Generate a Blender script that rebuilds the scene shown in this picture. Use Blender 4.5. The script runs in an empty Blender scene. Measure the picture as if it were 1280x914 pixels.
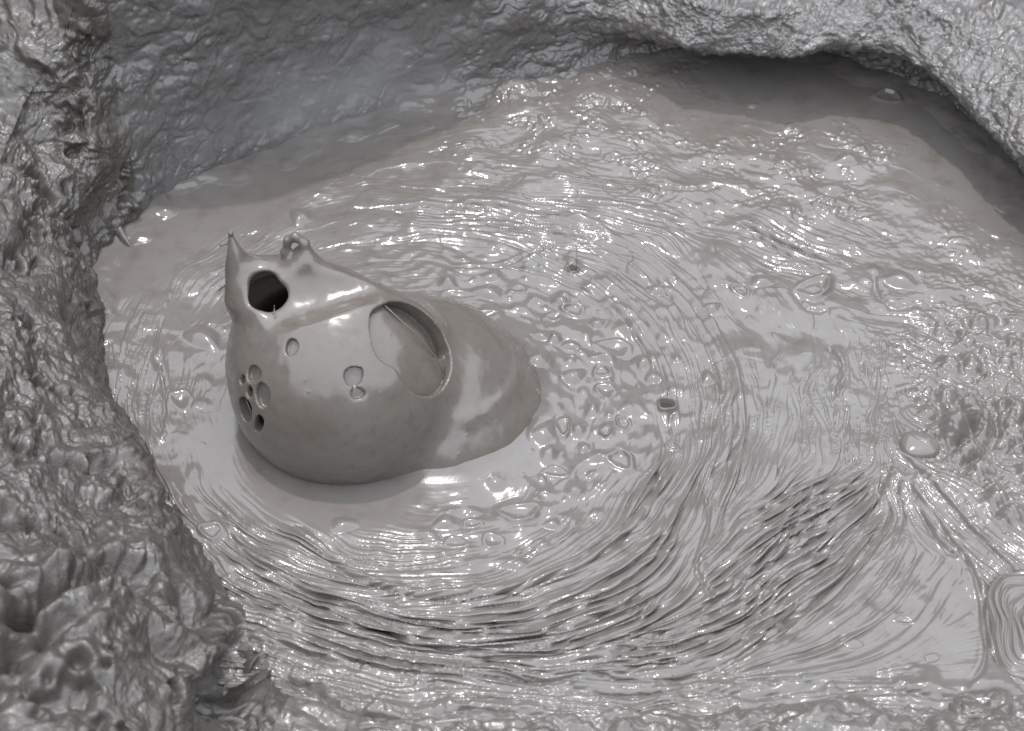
import bpy, math, random
import numpy as np
from mathutils import Vector

C = bpy.context.scene.collection
F32 = np.float32
rad = math.radians

# ------------------------------------------------------------------ camera
D, PITCH, HFOV = 4.5, rad(44), rad(28)
CAM = np.array([0, -D*math.cos(PITCH), D*math.sin(PITCH)])
FW = np.array([0, math.cos(PITCH), -math.sin(PITCH)])
RT = np.array([1.0, 0, 0])
UP = np.array([0, math.sin(PITCH), math.cos(PITCH)])
FPX = 640/math.tan(HFOV/2)

def ray(px, py):
    d = FW*FPX + RT*(px-640) + UP*(457-py)
    return d/np.linalg.norm(d)

def P(px, py, z=0.0):
    """world point on the level z that the photograph shows at px, py"""
    d = ray(px, py)
    return CAM + d*((z-CAM[2])/d[2])

cam = bpy.data.cameras.new('camera')
cam.lens = 36/(2*math.tan(HFOV/2)); cam.sensor_width = 36
cam.clip_start = 0.05; cam.clip_end = 500
co = bpy.data.objects.new('camera', cam); C.objects.link(co)
co.location = CAM.tolist(); co.rotation_euler = (math.pi/2-PITCH, 0, 0)
bpy.context.scene.camera = co
cam.dof.use_dof = True; cam.dof.focus_distance = 4.45; cam.dof.aperture_fstop = 3.4

# ------------------------------------------------------------------ helpers
def tag(o, label=None, cat=None, group=None, kind=None):
    if label: o['label'] = label
    if cat: o['category'] = cat
    if group: o['group'] = group
    if kind: o['kind'] = kind
    return o

def mesh_obj(name, V, Q, mat, parent=None, smooth=True):
    """V (n,3), Q (m,k) with k = 3 or 4"""
    me = bpy.data.meshes.new(name)
    V = np.ascontiguousarray(V, F32); Q = np.ascontiguousarray(Q, np.int32)
    n, k = Q.shape
    me.vertices.add(len(V)); me.vertices.foreach_set('co', V.ravel())
    me.loops.add(n*k); me.loops.foreach_set('vertex_index', Q.ravel())
    me.polygons.add(n)
    me.polygons.foreach_set('loop_start', np.arange(0, n*k, k, dtype=np.int32))
    me.polygons.foreach_set('use_smooth', np.full(n, smooth))
    me.update(calc_edges=True)
    me.materials.append(mat)
    o = bpy.data.objects.new(name, me); C.objects.link(o)
    if parent is not None: o.parent = parent
    return o

def smooth01(x): 
    x = np.clip(x, 0, 1); return x*x*(3-2*x)

# ---- 3D gradient noise
_rs = np.random.RandomState(7)
_perm = _rs.permutation(256).astype(np.int32)
_g = _rs.normal(size=(256, 3)).astype(F32); _g /= np.linalg.norm(_g, axis=1)[:, None]
def perlin(p, seed=0):
    p = p.astype(F32) + F32(seed*17.37)
    i = np.floor(p).astype(np.int32); f = p - i
    u = f*f*f*(f*(f*6-15)+10)
    out = np.zeros(len(p), F32)
    for dx in (0, 1):
        a = _perm[(i[:, 0]+dx) & 255]
        wx = u[:, 0] if dx else 1-u[:, 0]
        for dy in (0, 1):
            b = _perm[(a+i[:, 1]+dy) & 255]
            wy = wx*(u[:, 1] if dy else 1-u[:, 1])
            for dz in (0, 1):
                g = _g[_perm[(b+i[:, 2]+dz) & 255]]
                out += wy*(u[:, 2] if dz else 1-u[:, 2])*(
                    g[:, 0]*(f[:, 0]-dx)+g[:, 1]*(f[:, 1]-dy)+g[:, 2]*(f[:, 2]-dz))
    return out*1.6

# ------------------------------------------------------------------ materials
def mud_material(name, c1, c2, c3, rough=(0.08, 0.22), fine=0.3, fine_scale=260, spec=0.6, ior=1.5,
                 blotch=3.0, grit=0.0):
    m = bpy.data.materials.new(name); m.use_nodes = True
    nt = m.node_tree; N = nt.nodes; L = nt.links
    b = N['Principled BSDF']
    tc = N.new('ShaderNodeTexCoord')
    n1 = N.new('ShaderNodeTexNoise'); n1.inputs['Scale'].default_value = blotch
    n1.inputs['Detail'].default_value = 6; n1.inputs['Roughness'].default_value = .6
    n2 = N.new('ShaderNodeTexNoise'); n2.inputs['Scale'].default_value = blotch*9
    n2.inputs['Detail'].default_value = 5
    n3 = N.new('ShaderNodeTexNoise'); n3.inputs['Scale'].default_value = fine_scale
    n3.inputs['Detail'].default_value = 3
    n4 = N.new('ShaderNodeTexNoise'); n4.inputs['Scale'].default_value = blotch*4
    n4.inputs['Detail'].default_value = 8; n4.inputs['Roughness'].default_value = .65
    for n in (n1, n2, n3, n4): L.new(tc.outputs['Object'], n.inputs['Vector'])
    r1 = N.new('ShaderNodeValToRGB'); e = r1.color_ramp.elements
    e[0].position = .35; e[0].color = (*c1, 1); e[1].position = .65; e[1].color = (*c2, 1)
    L.new(n1.outputs['Fac'], r1.inputs['Fac'])
    r2 = N.new('ShaderNodeValToRGB'); e = r2.color_ramp.elements
    e[0].position = .5; e[0].color = (0, 0, 0, 1); e[1].position = .72; e[1].color = (1, 1, 1, 1)
    L.new(n2.outputs['Fac'], r2.inputs['Fac'])
    mx = N.new('ShaderNodeMix'); mx.data_type = 'RGBA'
    L.new(r2.outputs['Color'], mx.inputs['Factor'])
    L.new(r1.outputs['Color'], mx.inputs[6]); mx.inputs[7].default_value = (*c3, 1)
    L.new(mx.outputs[2], b.inputs['Base Color'])
    mr = N.new('ShaderNodeMapRange'); mr.inputs['From Min'].default_value = .4; mr.inputs['From Max'].default_value = .62
    mr.inputs['To Min'].default_value = rough[0]; mr.inputs['To Max'].default_value = rough[1]
    L.new(n4.outputs['Fac'], mr.inputs['Value']); L.new(mr.outputs['Result'], b.inputs['Roughness'])
    bp = N.new('ShaderNodeBump'); bp.inputs['Strength'].default_value = fine; bp.inputs['Distance'].default_value = .002
    L.new(n3.outputs['Fac'], bp.inputs['Height']); L.new(bp.outputs['Normal'], b.inputs['Normal'])
    if grit:
        n5 = N.new('ShaderNodeTexNoise'); n5.inputs['Scale'].default_value = 55; n5.inputs['Detail'].default_value = 6; n5.inputs['Roughness'].default_value = .6
        n5.inputs['Distortion'].default_value = .4
        L.new(tc.outputs['Object'], n5.inputs['Vector'])
        b2 = N.new('ShaderNodeBump'); b2.inputs['Strength'].default_value = grit; b2.inputs['Distance'].default_value = .010
        L.new(n5.outputs['Fac'], b2.inputs['Height']); L.new(bp.outputs['Normal'], b2.inputs['Normal']); L.new(b2.outputs['Normal'], b.inputs['Normal'])
    b.inputs['IOR'].default_value = ior
    b.inputs['Specular IOR Level'].default_value = spec
    return m

M_POOL = mud_material('wet mud', (.129, .114, .099), (.144, .131, .118), (.116, .101, .087), rough=(.13, .20), fine=.07, blotch=2.2)
M_DOME = mud_material('smooth mud skin', (.114, .097, .079), (.126, .110, .093), (.106, .089, .072), rough=(.19, .27), fine=.05, blotch=5)
M_BANK = mud_material('bank mud', (.062, .052, .042), (.076, .067, .058), (.048, .040, .032), rough=(.19, .60), fine=.5, fine_scale=190, blotch=5, grit=.22)
M_SHORE = mud_material('shore mud', (.108, .095, .081), (.126, .114, .102), (.090, .077, .065), rough=(.16, .32), fine=.3, fine_scale=190, blotch=4, grit=.08)
M_WALL = mud_material('wall mud', (.086, .077, .069), (.114, .105, .098), (.074, .064, .056), rough=(.24, .5), fine=.4, fine_scale=150, blotch=5, grit=.16)
M_LEDGE = mud_material('ledge mud', (.110, .099, .089), (.126, .118, .110), (.080, .066, .053), rough=(.20, .5), fine=.5, fine_scale=220, blotch=5, grit=.12)

# ------------------------------------------------------------------ bubble geometry constants
PXM = 4.42/FPX                       # metres per photo pixel near the bubble
R = 143*PXM
BC = P(431, 468, 0.42*R)              # centre of the big bubble
LC = P(548, 497, 0.0)                # centre of the collapsed lobe on its right

# ------------------------------------------------------------------ outline of the pool and its bank
# waterline, foot, lip, top, far top: (px, py, z) each
SEC = [
 ('front', (1420,858,0),(1425,880,.03),(1430,915,.05),(1440,1000,.05),(1500,1300,.10)),
 ('front', (1280,862,0),(1285,884,.03),(1290,910,.045),(1295,1000,.05),(1320,1300,.10)),
 ('front', (1150,872,0),(1150,886,.022),(1150,915,.03),(1150,1000,.04),(1150,1300,.10)),
 ('front', (1000,880,0),(1000,892,.025),(1000,920,.03),(1000,1000,.04),(1000,1300,.10)),
 ('front', (850,885,0),(850,895,.02),(850,925,.03),(850,1000,.04),(850,1300,.10)),
 ('front', (700,896,0),(700,906,.02),(700,935,.03),(700,1010,.04),(690,1300,.10)),
 ('front', (560,900,0),(558,912,.025),(555,945,.04),(540,1010,.05),(500,1300,.12)),
 ('front', (450,892,0),(440,910,.03),(425,940,.05),(400,1010,.08),(330,1300,.18)),
 ('bank', (365,872,0),(345,900,.04),(310,925,.10),(240,980,.20),(100,1250,.30)),
 ('bank', (338,838,0),(305,880,.08),(268,880,.20),(160,900,.32),(-120,1050,.40)),
 ('bank', (318,790,0),(290,800,.06),(262,778,.22),(130,790,.36),(-200,850,.45)),
 ('bank', (275,725,0),(245,712,.08),(205,680,.22),(70,690,.36),(-250,700,.46)),
 ('bank', (228,648,0),(200,622,.08),(165,590,.19),(20,600,.34),(-280,590,.45)),
 ('bank', (183,580,0),(160,545,.07),(125,505,.17),(-10,500,.32),(-290,480,.43)),
 ('bank', (146,525,0),(128,480,.07),(98,430,.17),(-20,410,.31),(-290,380,.42)),
 ('bank', (130,450,0),(115,405,.07),(85,350,.17),(-20,320,.30),(-280,280,.40)),
 ('bank', (122,385,0),(108,340,.07),(80,280,.18),(-10,230,.30),(-270,170,.38)),
 ('bank', (118,335,0),(112,285,.08),(95,215,.20),(30,130,.33),(-230,30,.42)),
 ('bank', (138,300,0),(126,245,.11),(116,165,.26),(70,60,.42),(-150,-100,.50)),
 ('wall', (178,268,0),(165,215,.11),(150,120,.29),(125,-60,.62),(-40,-300,.75)),
 ('wall', (230,232,0),(220,190,.09),(208,100,.29),(196,-90,.68),(90,-360,.82)),
 ('wall', (300,202,0),(292,165,.08),(284,85,.27),(275,-110,.70),(200,-380,.85)),
 ('wall', (390,168,0),(386,135,.07),(380,60,.25),(373,-125,.68),(340,-400,.85)),
 ('wall', (480,138,0),(476,108,.06),(472,35,.24),(464,-135,.64),(440,-400,.80)),
 ('wall', (570,116,0),(568,88,.055),(564,20,.22),(555,-130,.56),(550,-400,.70)),
 ('wall', (650,102,0),(648,75,.05),(646,15,.19),(644,-90,.38),(650,-370,.48)),
 ('ledge', (720,90,0),(722,64,.05),(726,15,.17),(738,-60,.30),(765,-350,.40)),
 ('ledge', (785,78,0),(788,56,.04),(792,30,.15),(815,-30,.25),(870,-300,.34)),
 ('ledge', (840,64,0),(842,50,.05),(842,56,.15),(860,0,.25),(930,-280,.33)),
 ('ledge', (885,50,0),(890,42,.04),(892,68,.14),(905,15,.25),(980,-280,.32)),
 ('ledge', (940,48,0),(945,40,.05),(945,72,.15),(955,18,.25),(1030,-270,.32)),
 ('ledge', (1000,56,0),(1004,36,.05),(1000,72,.165),(1012,12,.25),(1090,-260,.32)),
 ('ledge', (1050,74,0),(1054,50,.06),(1050,52,.19),(1062,-5,.26),(1150,-250,.32)),
 ('ledge', (1112,98,0),(1114,66,.06),(1110,68,.18),(1135,5,.26),(1230,-230,.32)),
 ('ledge', (1172,122,0),(1176,94,.06),(1168,100,.18),(1200,35,.26),(1320,-190,.32)),
 ('ledge', (1228,166,0),(1232,138,.06),(1216,140,.18),(1255,70,.26),(1420,-130,.32)),
 ('ledge', (1275,220,0),(1282,190,.06),(1262,186,.18),(1305,113,.26),(1520,-50,.32)),
 ('ledge', (1330,280,0),(1338,250,.06),(1320,240,.18),(1370,175,.26),(1620,60,.32)),
 ('margin', (1400,390,0),(1410,370,.04),(1420,350,.08),(1470,300,.13),(1740,220,.22)),
 ('margin', (1440,520,0),(1455,515,.03),(1475,505,.06),(1540,480,.10),(1850,450,.22)),
 ('margin', (1450,680,0),(1465,680,.03),(1490,680,.06),(1560,680,.10),(1900,690,.22)),
 ('margin', (1450,800,0),(1465,810,.03),(1490,825,.06),(1550,850,.09),(1800,980,.18)),
]
# ------------------------------------------------------------------ pool height field
STEP = 0.0020
x0, x1 = P(-60, 110)[0]*0.98, 1.60
x0 = -1.42
y0, y1 = P(640, 960)[1], P(640, -10)[1]
nx, ny = int((x1-x0)/STEP), int((y1-y0)/STEP)
gx = (x0+np.arange(nx)*STEP).astype(F32); gy = (y0+np.arange(ny)*STEP).astype(F32)
GX, GY = np.meshgrid(gx, gy)          # [ny,nx]
# photo coordinates of every grid point (used only to look up the authored control points)
_d = (GY-CAM[1])*FW[1]+(0-CAM[2])*FW[2]

def band(sig, seed, width=0.45):
    """band limited noise, feature size sig in metres"""
    r = np.random.RandomState(seed)
    w = np.fft.rfft2(r.normal(size=(ny, nx)).astype(F32))
    fy = np.fft.fftfreq(ny, STEP)[:, None]; fx = np.fft.rfftfreq(nx, STEP)[None]
    k = np.sqrt(fx*fx+fy*fy); k0 = 1/sig
    w *= np.exp(-((np.log(np.maximum(k, 1e-6)/k0)/width)**2)/2)
    o = np.fft.irfft2(w, s=(ny, nx)).astype(F32)
    return o/o.std()

def wpt(a): return P(a[0], a[1])[:2]

def arc(fac, a0, a1, cx=520, cy=525, a=315, b=226, n=14):
    return [(cx+a*fac*math.cos(rad(t)), cy+b*fac*math.sin(rad(t))) for t in np.linspace(a0, a1, n)]

FLOW = [arc(.75, -170, 170, n=24), arc(1.0, -175, 180, n=28), arc(1.15, 25, 150), arc(1.2, -80, -10), arc(1.15, 155, 200),
  [(300, 740), (420, 775), (520, 800), (600, 815), (690, 800), (780, 770), (860, 720), (900, 660), (915, 600)],
  [(420, 790), (520, 822), (680, 845), (850, 836), (960, 800), (1050, 720), (1115, 640)],
  [(760, 850), (880, 842), (950, 790), (1020, 725), (1080, 650), (1108, 592)],
  [(880, 760), (930, 715), (990, 660), (1060, 605), (1105, 580)], [(880, 680), (950, 625), (1020, 590)],
  [(1040, 430), (1033, 500), (1045, 570)], [(1090, 430), (1083, 500), (1088, 565)], [(990, 440), (985, 520), (965, 600)], [(930, 470), (925, 540), (905, 610)],
  [(1120, 590), (1180, 650), (1250, 720)], [(1130, 560), (1200, 600), (1280, 660)], [(1110, 600), (1150, 660), (1200, 690)],
  [(1150, 440), (1280, 480)], [(1160, 520), (1280, 560)], [(1190, 700), (1240, 730), (1290, 740)],
  [(145, 430), (158, 520), (200, 610), (280, 690), (380, 752)], [(150, 420), (200, 330), (300, 255), (420, 205), (520, 190)],
  [(200, 380), (240, 330), (330, 275)], [(190, 440), (200, 520), (230, 580)],
  [(420, 205), (500, 185), (640, 165)], [(480, 235), (700, 250), (850, 275), (980, 322), (1080, 355)], [(500, 265), (640, 280), (760, 300)],
  [(640, 125), (800, 150), (950, 205), (1100, 265), (1280, 345)], [(840, 300), (920, 370), (965, 440)],
  [(850, 125), (1050, 130), (1200, 200), (1280, 280)], [(980, 850), (1100, 800), (1200, 700)], [(1080, 390), (1200, 410), (1280, 420)],
  [(300, 850), (500, 868), (700, 872), (1000, 862), (1280, 855)]]
pts, dirs = [], []
for s in FLOW:
    w = [wpt(a) for a in s]
    for a, b in zip(w[:-1], w[1:]):
        L_ = np.linalg.norm(b-a); k = max(1, int(L_/.05)); t = (b-a)/L_
        th2 = 2*math.atan2(t[1], t[0])
        for j in range(k):
            pts.append(a+(b-a)*(j+.5)/k); dirs.append((math.cos(th2), math.sin(th2)))
pts = np.array(pts, F32); dirs = np.array(dirs, F32)

cny, cnx = 110, 130
CX, CY = np.meshgrid(np.linspace(gx[0], gx[-1], cnx), np.linspace(gy[0], gy[-1], cny))
def idw(pp, vals, s2=.0012, power=2):
    d2 = (CX[..., None]-pp[:, 0])**2+(CY[..., None]-pp[:, 1])**2
    w = 1/(d2+s2)**power
    return (w@vals)/w.sum(-1, keepdims=True)
def upsample(a):
    fy = np.linspace(0, a.shape[0]-1, ny); fx = np.linspace(0, a.shape[1]-1, nx)
    iy = np.minimum(fy.astype(int), a.shape[0]-2); ix = np.minimum(fx.astype(int), a.shape[1]-2)
    ty = (fy-iy).astype(F32)[:, None]; tx = (fx-ix).astype(F32)[None]
    A = a.astype(F32)
    r0 = A[iy]; r1 = A[iy+1]
    c = r0*(1-ty)+r1*ty
    return c[:, ix]*(1-tx)+c[:, ix+1]*tx
fd = idw(pts, dirs)
c2, s2 = upsample(fd[..., 0]), upsample(fd[..., 1])
TH = np.arctan2(s2, c2)/2 + .10*band(.24, 5) + .22*band(.075, 6)*np.exp(-(((GX-P(1050, 500)[0])/.17)**2+((GY-P(1050, 500)[1])/.17)**2)) + .05*band(.09, 7)
DX, DY = np.cos(TH).astype(F32), np.sin(TH).astype(F32)

def lic(tex, steps, h):
    acc = tex.copy(); wsum = 1.0
    for sgn in (1, -1):
        px = np.broadcast_to(np.arange(nx, dtype=F32)[None], (ny, nx)).copy()
        py = np.broadcast_to(np.arange(ny, dtype=F32)[:, None], (ny, nx)).copy()
        dx, dy = DX*sgn, DY*sgn
        for k in range(steps):
            px += dx*h; py += dy*h
            ix = np.clip(px+.5, 0, nx-1).astype(np.int32); iy = np.clip(py+.5, 0, ny-1).astype(np.int32)
            idx = iy*nx+ix
            w = .5+.5*math.cos(math.pi*(k+1)/(steps+1))
            acc += w*tex.ravel()[idx]; wsum += w
            ndx, ndy = DX.ravel()[idx], DY.ravel()[idx]
            sg = np.sign(ndx*dx+ndy*dy)+F32(1e-6)
            dx, dy = ndx*sg, ndy*sg
    acc /= acc.std()
    return acc
def blur(a, sig):
    w = np.fft.rfft2(a)
    fy = np.fft.fftfreq(ny, STEP)[:, None]; fx = np.fft.rfftfreq(nx, STEP)[None]
    w *= np.exp(-2*(math.pi*sig)**2*(fx*fx+fy*fy))
    return np.fft.irfft2(w, s=(ny, nx)).astype(F32)

# control points: px, py -> coarse folds, fine wrinkles, blisters, crinkle, film patches
CTRL = np.array([
 (250,450,.05,.05,.3,0,.5),(240,560,.1,.1,.3,0,.4),(340,620,0,0,.12,0,.25),(430,640,0,0,.08,0,.25),(520,640,.1,0,.4,0,.5),
 (600,640,0,0,.8,0,.6),(690,620,.1,0,1,0,.6),(720,560,0,0,1,0,.7),(720,500,0,0,1,0,.7),(760,450,0,0,1,0,.7),(740,400,0,0,1,0,.7),
 (680,350,0,0,.9,0,.7),(580,340,0,0,.8,0,.7),(800,480,0,0,.9,0,.7),(790,560,0,0,.8,0,.6),(500,320,.1,.1,.25,0,.8),(430,290,.1,.15,.2,0,.8),
 (160,500,.5,.9,.1,0,.3),(210,390,.25,.3,.1,0,1),(190,470,.3,.8,.2,0,.4),(270,330,.2,.4,.2,0,.8),(200,600,.05,0,.15,0,.1),(240,650,.2,.1,.15,0,.1),
 (300,640,.8,.4,.2,0,.2),(360,690,1,.5,.2,0,.2),(430,740,1,.5,.1,0,.1),(300,760,.6,.9,.1,.3,0),(350,800,.5,.8,.1,.5,0),
 (520,705,.4,.1,.5,0,.4),(600,690,.15,0,.8,0,.5),(520,770,1,.8,0,0,0),(650,770,1,.9,0,0,0),(600,830,.8,.9,0,.2,0),(750,800,1,.8,0,0,0),
 (760,690,.6,.3,.3,0,.2),(830,650,1,.6,.2,0,.1),(850,600,1,.6,.1,0,.1),(880,480,.4,.4,.2,0,.4),(860,400,.25,.3,.2,0,.9),(820,340,.35,.4,.25,0,.9),
 (950,380,.05,.1,.25,0,1),(960,470,.1,.2,.15,0,.8),(920,420,0,.1,.15,0,1),(1000,400,0,.05,.15,0,1),(900,330,.05,.1,.15,0,1),(780,320,.3,.4,.1,0,.8),(640,230,.1,.1,.1,.1,1),(520,220,.05,.1,.1,0,1),(560,300,.1,.15,.15,0,.8),(750,245,.2,.2,.12,.1,1),(1060,500,.3,1,.1,.1,.1),(1010,560,.3,.9,.1,0,.1),(900,560,.6,.8,.1,0,.1),
 (950,610,.9,.7,0,0,.1),(1000,650,1,.7,0,0,0),(910,690,.8,.6,0,0,0),(868,670,.1,.05,.1,0,.2),(855,720,.2,.1,.1,0,.1),(950,750,1,.9,0,0,0),(850,800,1,.9,0,0,0),
 (1060,650,1,.7,0,0,0),(1100,700,.3,.2,.1,0,.2),(1100,750,.05,.25,.15,0,.4),(1180,760,.03,.16,.15,0,.4),(1180,830,0,.15,.1,0,.3),(1050,810,.1,.15,.15,0,.3),(1000,845,.3,.3,.1,0,.1),
 (1200,430,.4,.5,.1,.8,.2),(1250,520,.5,.4,.1,1,0),(1200,560,.5,.5,.1,1,0),(1270,620,.7,.5,0,.8,0),(1180,620,.7,.6,0,.3,0),(1240,690,.7,.6,0,.2,0),
 (700,270,.7,.6,.2,0,.6),(560,270,.45,.4,.2,0,.6),(450,240,.1,.15,.2,0,1),(600,200,.15,.1,.2,.3,1),(700,200,.1,.05,.25,.5,1),(800,220,.1,.05,.25,.6,1),
 (650,130,.05,.05,.1,.8,.8),(750,140,.05,.05,.1,.9,.6),(800,110,.05,.05,.1,.5,.4),(900,260,.1,.1,.25,.2,1),(1000,310,.5,.5,.2,0,.8),(1020,250,0,0,.15,1,1),
 (960,180,0,0,.15,.7,1),(1070,180,0,0,.1,.6,.8),(1120,340,.05,.05,.25,.1,1),(1200,350,.05,.05,.2,.5,1),(1240,310,0,0,.15,.3,.5),
 (230,260,0,0,0,0,.1),(180,330,0,0,0,0,.12),(330,200,0,0,0,0,.3),(300,230,0,0,0,0,.2),(450,160,.05,.02,.1,0,.8),(870,140,0,0,.05,.25,.15),(1000,130,0,0,0,0,.05),
 (1100,150,0,0,0,0,.05),(1200,220,0,0,0,.1,.1),(1270,260,0,0,0,0,0),(1130,240,0,0,.1,.1,.4),(940,110,0,0,0,.05,.1),
 (400,840,.5,.5,.2,.7,0),(500,860,.4,.4,.3,.8,0),(700,870,.4,.5,.2,.6,0),(900,860,.5,.4,.2,.4,0),(1100,862,.3,.3,.2,.3,0),(1400,500,.5,.5,0,1,0),(1400,800,.5,.5,0,.5,0)], float)
cp = np.array([wpt(a) for a in CTRL[:, :2]])
mk = idw(cp, CTRL[:, 2:], s2=.0006, power=2.2)
mFc, mFf, mB, mK, mT = [upsample(mk[..., i]) for i in range(5)]

n_fold = lic(band(.070, 11), 28, 3.0)
n_fold2 = lic(band(.030, 12), 50, 2.9)
n_fine = lic(band(.0165, 13), 40, 2.4)
n_fold2 = blur(lic(n_fold2, 7, .9), .0016); n_fine = blur(lic(n_fine, 7, .9), .0012); n_fine /= n_fine.std(); n_fold2 /= n_fold2.std()
n_blis = lic(band(.088, 14, .35), 4, 2.2)
n_blis2 = lic(band(.038, 15, .35), 3, 2)
n_film = lic(band(.20, 16, .4), 12, 3.0)
n_film2 = lic(band(.105, 17, .45), 12, 2.6)
crk = np.abs(band(.045, 18))+.55*np.abs(band(.022, 19))
low = band(.34, 20, .5); low2 = band(.17, 21, .4)

def billow(n): return np.sqrt(n*n+.004)
mod = smooth01(.5+.45*band(.16, 22)); mod2 = smooth01(.5+.5*band(.10, 24))
def groove(n, w): return np.abs(n)/(np.abs(n)+w)*(1+w)
long_ = smooth01(.5+.5*lic(band(.09, 26), 20, 2.9))
raft = smooth01((lic(band(.13, 41, .5), 8, 2.5)+.15)/.35)
raft = np.where(GX > P(1140, 500)[0], .4+.6*raft, raft)
bump = np.log1p(np.exp((n_blis-.85)*5))/5
bump2 = np.log1p(np.exp((n_blis2-1.25)*5))/5
bund = smooth01(.45+.7*lic(band(.11, 44), 40, 2.9))
FOLD = (.0024*mFc*(.2+1.0*mod)*(billow(n_fold)-.8) + .0092*mFc*(groove(n_fold2, .4)-.85)*(.55+.65*long_)
     + .0040*mFf*(.22+.95*bund)*(groove(n_fine, .5)-.85))
H = FOLD + blur(mB*(.0080*bump + .0024*bump2 + .0011*n_blis) + .0034*mK*(crk-1.2)*(.12+1.0*raft), .0022)
film = smooth01((n_film2+.5*n_film-.05)/.22)
H += (.0004*n_blis2+.0006*n_film2)*np.clip(mT+mB-.35, 0, 1)
H += mT*(.0024*n_film + .0013*film)
H += (.0022*low+.0013*low2)*(.3+.7*np.clip(mFc+mB+mK+mT*.4, 0, 1))
# lumpy shelf along the right margin
lump = blur(np.abs(band(.14, 23)), .004)
H += np.clip(mK-.45, 0, 1)*smooth01((GX-P(1130, 500)[0])/.1)*(.034*(lump-.8)-.008*smooth01((.16-np.abs(band(.12, 43)))/.16)+.0012*(crk-1.2))

def near_polyline(line, rmax):
    """returns slice window, distance and along-line parameter"""
    w = np.array([wpt(a) for a in line])
    # densify with a Catmull-Rom curve
    q = np.vstack([2*w[0]-w[1], w, 2*w[-1]-w[-2]]); out = []
    for i in range(1, len(q)-2):
        for t in np.linspace(0, 1, 8, endpoint=False):
            out.append(.5*(2*q[i]+(q[i+1]-q[i-1])*t+(2*q[i-1]-5*q[i]+4*q[i+1]-q[i+2])*t*t+(3*q[i]-q[i-1]-3*q[i+1]+q[i+2])*t**3))
    out.append(w[-1]); w = np.array(out)
    lo, hi = w.min(0)-rmax, w.max(0)+rmax
    i0, i1 = max(0, int((lo[0]-x0)/STEP)), min(nx, int((hi[0]-x0)/STEP)+1)
    j0, j1 = max(0, int((lo[1]-y0)/STEP)), min(ny, int((hi[1]-y0)/STEP)+1)
    if i1 <= i0 or j1 <= j0: return None
    X, Y = GX[j0:j1, i0:i1], GY[j0:j1, i0:i1]
    best = np.full(X.shape, 1e9, F32); sd = np.zeros(X.shape, F32); al = np.zeros(X.shape, F32); n = len(w)-1
    for k in range(n):
        a, b = w[k], w[k+1]; ab = b-a; l2 = ab@ab+1e-12
        t = np.clip(((X-a[0])*ab[0]+(Y-a[1])*ab[1])/l2, 0, 1)
        dx, dy = X-a[0]-t*ab[0], Y-a[1]-t*ab[1]; d = dx*dx+dy*dy
        m = d < best
        best = np.where(m, d, best); sd = np.where(m, ab[0]*dy-ab[1]*dx, sd); al = np.where(m, (k+t)/n, al)
    return (slice(j0, j1), slice(i0, i1)), np.sqrt(best)*np.sign(sd), al

# main creases and rolls: points, crease depth, half width, roll height on the left (+) / right (-) side
CREASE = [
 ([(390,680),(440,722),(520,747),(600,745),(680,728),(760,690),(805,640),(826,585),(832,530)], .008, .0045, .007),
 ([(300,690),(380,735),(450,765),(520,790),(600,800),(690,790),(780,755),(850,715)], .007, .004, .005),
 ([(430,770),(520,803),(610,825),(700,828),(800,806),(900,745),(980,675),(1080,600)], .007, .0045, .005),
 ([(500,832),(620,848),(740,850),(860,838),(960,795),(1060,715),(1120,640)], .007, .0045, .005),
 ([(880,600),(886,650),(872,700),(876,725),(900,760)], .005, .004, .003),
 ([(1120,590),(1160,640),(1200,690),(1222,735),(1232,790),(1228,835),(1205,862)], .005, .004, .006),
 ([(1112,560),(1170,610),(1240,690),(1290,730)], .006, .004, .005),
 ([(1118,600),(1128,650),(1112,690)], .004, .004, .003), ([(1130,600),(1175,680),(1200,700)], .005, .004, .004),
 ([(915,275),(960,295),(1010,315),(1070,338)], .010, .006, .006), ([(935,290),(985,318),(1040,345)], .006, .004, .003),
 ([(560,252),(620,258),(680,268),(760,272)], .008, .005, .005), ([(600,280),(680,290),(745,308)], .007, .004, .004),
 ([(470,262),(540,258),(600,262)], .006, .004, .004), ([(700,250),(790,262),(860,282)], .006, .004, .004),
 ([(900,235),(860,240),(820,232)], .006, .006, .004),
 ([(1035,430),(1050,460),(1042,500)], .006, .004, .003), ([(1120,490),(1150,484)], .008, .004, .002), ([(1112,580),(1105,600),(1090,640)], .006, .005, .003),
 ([(990,350),(1005,385),(1035,390)], .003, .006, .004), ([(1090,340),(1098,370),(1120,385),(1150,380)], .004, .007, .005),
 ([(700,300),(640,330),(560,335)], .003, .004, .003), ([(610,330),(680,345),(760,385),(810,440)], .004, .004, .003),
 ([(300,800),(370,815),(430,835)], .007, .005, .005), ([(350,850),(390,862),(430,895),(520,905)], .014, .009, .008), ([(520,905),(600,890),(690,900)], .008, .007, .006),
 ([(1110,862),(1170,872),(1280,868)], .010, .007, .008), ([(860,862),(940,872),(1040,858)], .007, .006, .006), ([(700,862),(780,868),(850,858)], .007, .006, .006),
 ([(205,395),(195,440),(205,500),(196,560)], .004, .004, .003), ([(270,640),(300,685),(350,720)], .005, .004, .004),
]
_r = random.Random(12)
def family(A, B, n, dep, wd, roll):
    A, B = np.array(A, float), np.array(B, float)
    for k in range(n):
        q = (k+_r.uniform(.1, .9))/n; L_ = A*(1-q)+B*q
        L_ += np.array([[_r.uniform(-4, 4), _r.uniform(-3, 3)] for _ in L_])
        i0 = _r.choice([0, 0, 1]); i1 = len(L_)-_r.choice([0, 0, 1])
        z = _r.uniform(.7, 1.25)
        CREASE.append(([tuple(p) for p in L_[i0:i1]], dep*z, wd*_r.uniform(.8, 1.25), roll*z))
n_named = len(CREASE)
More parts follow.
